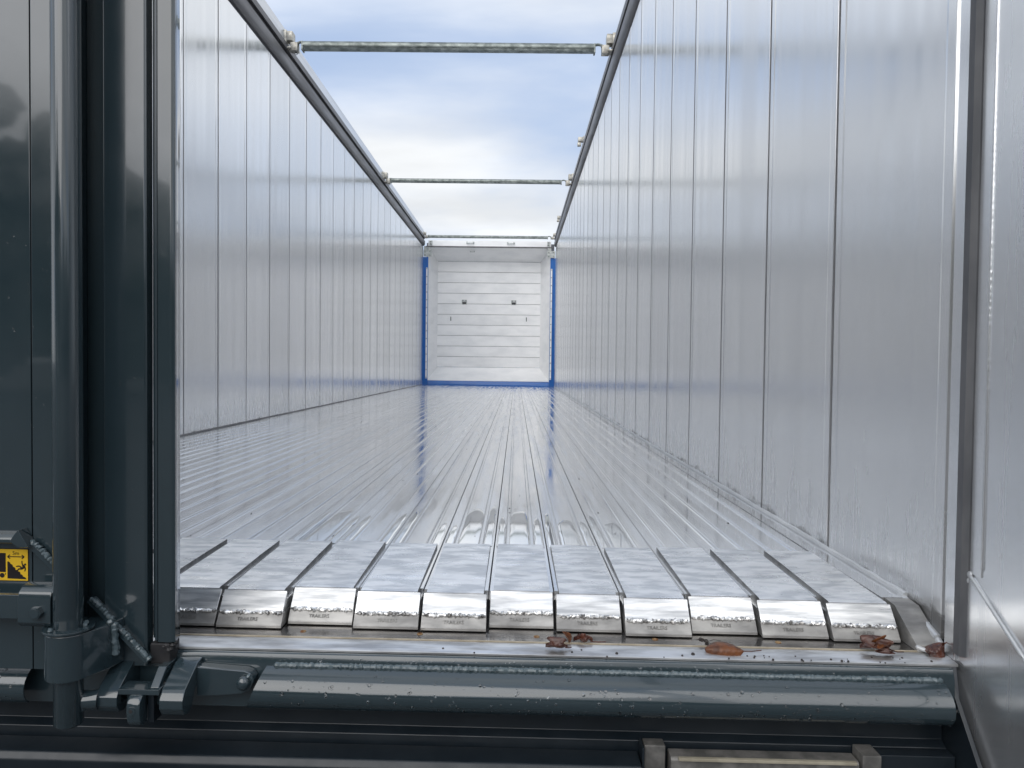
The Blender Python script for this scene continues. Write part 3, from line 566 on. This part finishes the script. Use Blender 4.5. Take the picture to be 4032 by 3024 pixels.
for sgn, x in ((-1, XL + .085), (1, XR - .085)):
    m = MB(); m.box(x - .075, x + .075, YF - .060, YF - .034, 2.405, 2.53); m.box(x - .065, x + .02 * (-sgn) + .02, YF - .066, YF - .03, 2.53, 2.60)
    gb = m.build('corner_bracket', 'zinc', T, bevel=.004, origin=(x, YF, 2.45))
    for dx in (-.045, .045):
        for z in (2.43, 2.50):
            m = MB(); m.tube([(x + dx, YF - .061, z), (x + dx, YF - .073, z)], .014, 6); m.build('bolt', 'galv', gb, origin=(x + dx, YF - .06, z))
for x in (-1.025, -.065):
    m = MB(); m.box(x - .050, x + .050, YI - .004, YI - .0005, 1.560, 1.655); hb = m.build('recessed_handle', 'zinc', fw, bevel=.002, origin=(x, YI, 1.6))
    m = MB(); m.box(x - .036, x + .036, YI - .008, YI - .0045, 1.572, 1.600); m.build('handle_pocket', 'rubber', fw, origin=(x, YI, 1.6))
    m = MB(); m.tube([(x - .04, YI - .012, 1.607), (x + .04, YI - .012, 1.607)], .007, 8); m.build('handle', 'rail', fw, origin=(x, YI, 1.6))
    for dx in (-.03, .03):
        m = MB(); m.tube([(x + dx, YI - .0045, 1.637), (x + dx, YI - .010, 1.637)], .010, 8); m.build('bolt', 'rail', fw, origin=(x + dx, YI, 1.63))
for x in (-1.285, .185):
    m = MB(); m.box(x - .009, x + .009, YI - .004, YI - .0005, 1.245, 1.325); m.build('slot', 'galv', fw, bevel=.003, origin=(x, YI, 1.28)); m = MB(); m.box(x - .003, x + .003, YI - .006, YI - .0042, 1.26, 1.31); m.build('slot_opening', 'rubber', fw, origin=(x, YI, 1.28))

# ---- bar sockets on the rails
def socket_mesh():   # rail clamp with two stacked lugs
    m = MB(); m.box(-.045, .045, -.06, .06, -.06, -.045)
    m.box(-.05, .0, -.055, .055, -.045, .115)
    m.box(.0, .055, -.050, .050, .015, .105)
    m.box(.03, .100, -.040, .040, -.075, .005)
    return m.mesh('bar_socket', 'socket', bevel=.003)[0]
def clip_mesh():
    m = MB(); m.box(-.03, .0, -.03, .03, -.05, .05); m.box(0, .05, -.025, .025, -.005, .04); m.box(.02, .055, -.02, .02, -.045, -.012)
    return m.mesh('bar_clip', 'socket', bevel=.004)[0]
skm, ckm = socket_mesh(), clip_mesh()
BARS = [(5.62, 2.786, .0360), (9.68, 2.785, .0285), (13.87, 2.782, .027)]
rp0 = random.uniform
for y, z, r in BARS:
    k = .78 if y < 12 else .6
    for side, x in ((-1, XL + .022), (1, XR - .022)):
        o = put('bar_socket', skm, T, (x, y, z + .015), (0, 0, 0 if side < 0 else math.pi)); o.scale = (k, k, k)
        q = MB(); xx = x - side * .10 * k; q.tube([(xx, y, z - .02), (xx, y, z - .085 * k)], .009, 8); q.tube([(xx + .014 * math.cos(t * .63), y - .002, z - .085 * k - .012 + .010 * math.sin(t * .63)) for t in range(11)], .0028, 6)
        q.build('lock_pin', 'galv', o, origin=(xx, y, z - .05))
for y, z in ((8.33, 2.905), (12.5, 2.865)):
    put('bar_clip', ckm, T, (XR + .004, y, z), (0, 0, math.pi)).scale = (1.15, 1.15, 1.15)

# ------------------------------------------------------------------ roof bars hung in the sockets
BL = ('thick galvanised roof bar nearest the rear door, highest in view', 'thinner galvanised roof bar midway along the trailer', 'galvanised roof bar just above the front wall header')
for (y, z, r), lab in zip(BARS, BL):
    x0, x1 = -1.627, .553
    if y > 9: x0, x1 = -1.650, .550
    rb = bpy.data.objects.new('roof_bar', None); COL.objects.link(rb); rb.location = (-.527, y, z); tag(rb, lab, 'roof bar', 'roof bars across the open top')
    m = MB(); n = 10
    m.tube([(x0 + (x1 - x0) * i / n, y, z) for i in range(n + 1)], r, 20, cap=False); m.tube([(x1 - (x1 - x0) * i / n, y, z) for i in range(n + 1)], r * .86, 16, cap=False)
    m.build('tube', 'galv', rb, origin=(-.527, y, z))
    for s, xe in ((-1, x0), (1, x1)):
        m = MB(); m.tube([(xe - s * .001, y, z - r * 1.08), (xe + s * .016, y, z - r * 1.08 + .0)], .001, 4)
        m = MB(); m.box(min(xe, xe + s * .012), max(xe, xe + s * .012), y - r * .9, y + r * .9, z - r * 1.1, z + r * .8); m.build('end_plate', 'galv', rb, bevel=.003, origin=(xe, y, z))
        xs = (XL + .022 + .07) if s < 0 else (XR - .022 - .07)
        m = MB(); zt_ = z + r * .85; m.tube([(xe - s * .0, y, zt_ - .02), (xe + s * .012, y, zt_ - .004), (xe + s * .03, y, zt_), (xs - s * .03, y, zt_), (xs - s * .008, y, zt_ - .006), (xs, y, zt_ - .03), (xs, y, z - r * 1.2)], .0105 if y < 9 else .009, 10); m.build('end_hook', 'galv', rb, origin=(xe, y, z))

# ------------------------------------------------------------------ dead leaves and grit on the sill
def leaf(name, lab, cat, loc, rot, ln, wd_, curl, arch, mt, lobes=0, stem=.03, crump=0.0, twist=0.0):
    nu, nv = 26, 10; m = MB(); vs = []; fs = []
    for i in range(nu + 1):
        u = i / nu; wdt = wd_ * (math.sin(math.pi * min(1, u * 1.02 + .01)) ** .8) * (1 - .25 * u)
        if lobes: wdt *= .62 + .42 * abs(math.cos(u * math.pi * lobes))
        for j in range(nv + 1):
            v = j / nv * 2 - 1; x = (u - .5) * ln; y = v * wdt; z = arch * (1 - (2 * u - 1) ** 2) + curl * (abs(v) ** 1.7) * wdt + .0006 * math.cos(u * 40 + abs(v) * 9)
            if lobes: x += abs(v) * .012 * math.sin(u * math.pi * lobes * 2)
            if crump: z += crump * (math.sin(u * 11 + v * 3) + math.sin(v * 7 - u * 6) + math.sin(u * 23 + v * 9) * .4); y += crump * math.sin(u * 9)
            a = twist * (u - .5); y, z = y * math.cos(a) - z * math.sin(a), y * math.sin(a) + z * math.cos(a)
            vs.append((x, y, z))
    k = nv + 1
    for i in range(nu):
        for j in range(nv): fs.append((i * k + j, i * k + j + 1, (i + 1) * k + j + 1, (i + 1) * k + j))
    m.add(vs, fs)
    me, _ = m.mesh('blade', mt, smooth=60)
    root = bpy.data.objects.new(name, None); COL.objects.link(root); zmin = min(v[2] for v in vs)
    root.location = warp_rear(loc); root.rotation_euler = rot; tag(root, lab, cat, 'dead leaves on the sill')
    b = bpy.data.objects.new('blade', me); COL.objects.link(b); b.parent = root
    sol = b.modifiers.new('thickness', 'SOLIDIFY'); sol.thickness = .0004
    if stem:
        q = MB(); e = Vector(vs[nu * k + nv // 2]); q.tube([e - Vector((.004, 0, 0)), e + Vector((stem * .4, .001, -.001)), e + Vector((stem, .004, -.002))], .0009, 6); sme = q.mesh('stem', 'leaf_dark')[0]
        s2 = bpy.data.objects.new('stem', sme); COL.objects.link(s2); s2.parent = root
    return root
leaf('dead_leaf', 'large orange brown curled leaf lying along the bright sill edge', 'leaf', (.345, 1.197, SZ + .006), (R(48), 0, R(-7)), .064, .022, -.9, .004, 'leaf', stem=.026)
leaf('dead_leaf', 'small brown leaf standing upright against a ramp plate nose', 'leaf', (.088, 1.228, SZ + .008), (R(40), R(62), R(8)), .026, .006, 1.2, .003, 'leaf', stem=0)
leaf('dead_leaf', 'dark crumpled leaf on the sill right of the upright one', 'leaf', (.117, 1.229, SZ + .005), (R(20), 0, R(-8)), .032, .009, .8, .002, 'leaf_dark', crump=.0022, stem=.022)
leaf('dead_leaf', 'reddish crumpled leaf on the sill edge before the upright leaf', 'leaf', (.071, 1.197, SZ + .006), (R(18), 0, R(-6)), .036, .013, .5, .004, 'leaf_red', lobes=2, crump=.0018, stem=.006)
leaf('dead_leaf', 'lobed oak-like brown leaf near the right end of the sill', 'leaf', (.598, 1.213, SZ + .008), (R(28), R(4), R(-14)), .052, .020, .6, .004, 'leaf_red', lobes=3, crump=.0020, stem=.016, twist=1.0)
leaf('dead_leaf', 'small orange lobe of leaf curling up over the oak-like leaf', 'leaf', (.604, 1.218, SZ + .016), (R(55), R(-20), R(10)), .020, .009, 1.0, .003, 'leaf', lobes=2, crump=.001, stem=0)
leaf('dead_leaf', 'dark red curled leaf tucked in the corner below the open door', 'leaf', (.692, 1.207, SZ + .012), (R(38), R(-26), R(12)), .034, .018, -1.1, .006, 'leaf_dark', crump=.0015, stem=.02)
m = MB()
c = warp_rear((.322, 1.234, SZ))
for k in range(10): m.sphere((c.x + random.uniform(-.007, .006), c.y + random.uniform(-.006, .004), c.z + random.uniform(.001, .009)), random.uniform(.0015, .0036), seg=6, rings=4)
for k in range(5):
    a = random.uniform(-.6, 2.6); p0 = Vector((c.x + .003, c.y, c.z + .005)); m.tube([p0, p0 + Vector((.012 * math.cos(a), -.004, .008 * math.sin(a) + .001)), p0 + Vector((.026 * math.cos(a), -.006, max(-.003, .008 * math.sin(a))))], .0006, 5)
tag(m.build('plant_scrap', 'dirt', None, origin=tuple(c)), 'black tangled plant scrap on the sill left of the large leaf', 'plant scrap')
m = MB()
for k in range(34):
    x = random.uniform(-.5, .69) if k < 16 else random.uniform(.38, .66); y = random.uniform(1.174, 1.20); p = warp_rear((x, y, SZ - .0005)); r = random.uniform(.0008, .0020) * (1.7 if k % 7 == 0 else 1)
    b = len(m.v); m.sphere(p, r, r * 1.2, r * .9, 6, 4)
for k in range(40):
    x = random.uniform(XL + .1, XR - .05); y = 1.7 + 6 * random.random() ** 2; r = random.uniform(.0012, .003); m.sphere((x, y, -TZ * x + .001), r, r * 1.6, r * .6, 6, 4)
tag(m.build('grit', 'dirt'), 'dark crumbs of grit scattered over sill and floor', 'grit', kind='stuff')
# ------------------------------------------------------------------ rain drops on the paint
m = MB()
def drop(x, y, z, nrm, r):
    b = len(m.v); m.sphere((0, 0, 0), r, r, r * .62, 8, 4, half=True)
    q = Vector(nrm).to_track_quat('Z', 'Y'); o = warp_rear((x, y, z))
    for k in range(b, len(m.v)): m.v[k] = tuple(q @ Vector(m.v[k]) + o)
for k in range(420):
    i = random.choice((1, 2, 2, 3, 3, 4, 4, 5, 5, 6)); t = random.random(); p, q = HP[i], HP[i + 1] if i < 7 else HP[i]
    y, z = p[0] + (q[0] - p[0]) * t, p[1] + (q[1] - p[1]) * t; d = (q[0] - p[0], q[1] - p[1]); nr = (0, d[1], -d[0])
    if nr[1] > 0: nr = (0, -nr[1], -nr[2])
    x = random.uniform(-.39, .69) if random.random() < .85 else random.uniform(-1.0, -.78)
    drop(x, y, z, nr, (.0008 + .0024 * random.random() ** 2.2))
for k in range(200):
    x = random.uniform(-.5, .69); drop(x, 1.1685, random.uniform(-.145, -.066) if random.random() < .2 else random.uniform(-.076, -.066), (0, -1, .1), .0006 + .0012 * random.random() ** 2)
for k in range(60):
    x = random.uniform(-.39, .69); drop(x, 1.1455, -.1395, (0, -.3, -1), .0010 + .0014 * random.random())
for k in range(60): drop(random.uniform(-.80, -.712), 1.1278, random.uniform(-.07, .6), (0, -1, 0), .0006 + .0008 * random.random())
for k in range(40): drop(random.uniform(-.64, -.585), 1.1498, random.uniform(-.07, .6), (0, -1, 0), .0006 + .0007 * random.random())
tag(m.build('raindrops', 'water', smooth=80), 'clear raindrops beaded on the dark rear beam', 'raindrops', kind='stuff')
# ------------------------------------------------------------------ water standing on the slats in front of the ramps
m = MB()
for s in range(10, 17):
    xc = XS0 + SP * (s + .5)
    for (a, b) in ((-.0550, -.0345), (-.0255, .0235), (.0325, .0550)):
        if random.random() < (.1 if s < 14 else .5): continue
        y0 = 1.652; y1 = random.uniform(1.86, 2.12); nx, ny = 8, 26; vs = []; fs = []
        ph = random.random() * 6
        for j in range(ny + 1):
            for i in range(nx + 1):
                u = i / nx; v = j / ny; e = min(1, min(u, 1 - u) * 5, (1 - v) * 14)
                ins = .001 + .0012 * (1 + math.sin(v * 13 + ph)) * v
                yy = y0 + (y1 - .07 * abs(2 * u - 1) ** 3 + .010 * math.sin(u * 7 + ph) - y0) * v; x = xc + a + ins + (b - a - 2 * ins) * u
                vs.append((x, yy, -TZ * x + .0003 + .0006 * math.sqrt(max(0, 1 - (1 - e) ** 2))))
        k = nx + 1
        for j in range(ny):
            for i in range(nx): fs.append((j * k + i, j * k + i + 1, (j + 1) * k + i + 1, (j + 1) * k + i))
        m.add(vs, fs)
tag(m.build('puddles', 'film', smooth=80), 'thin water standing on the slats behind the ramp plates', 'puddle', kind='stuff')
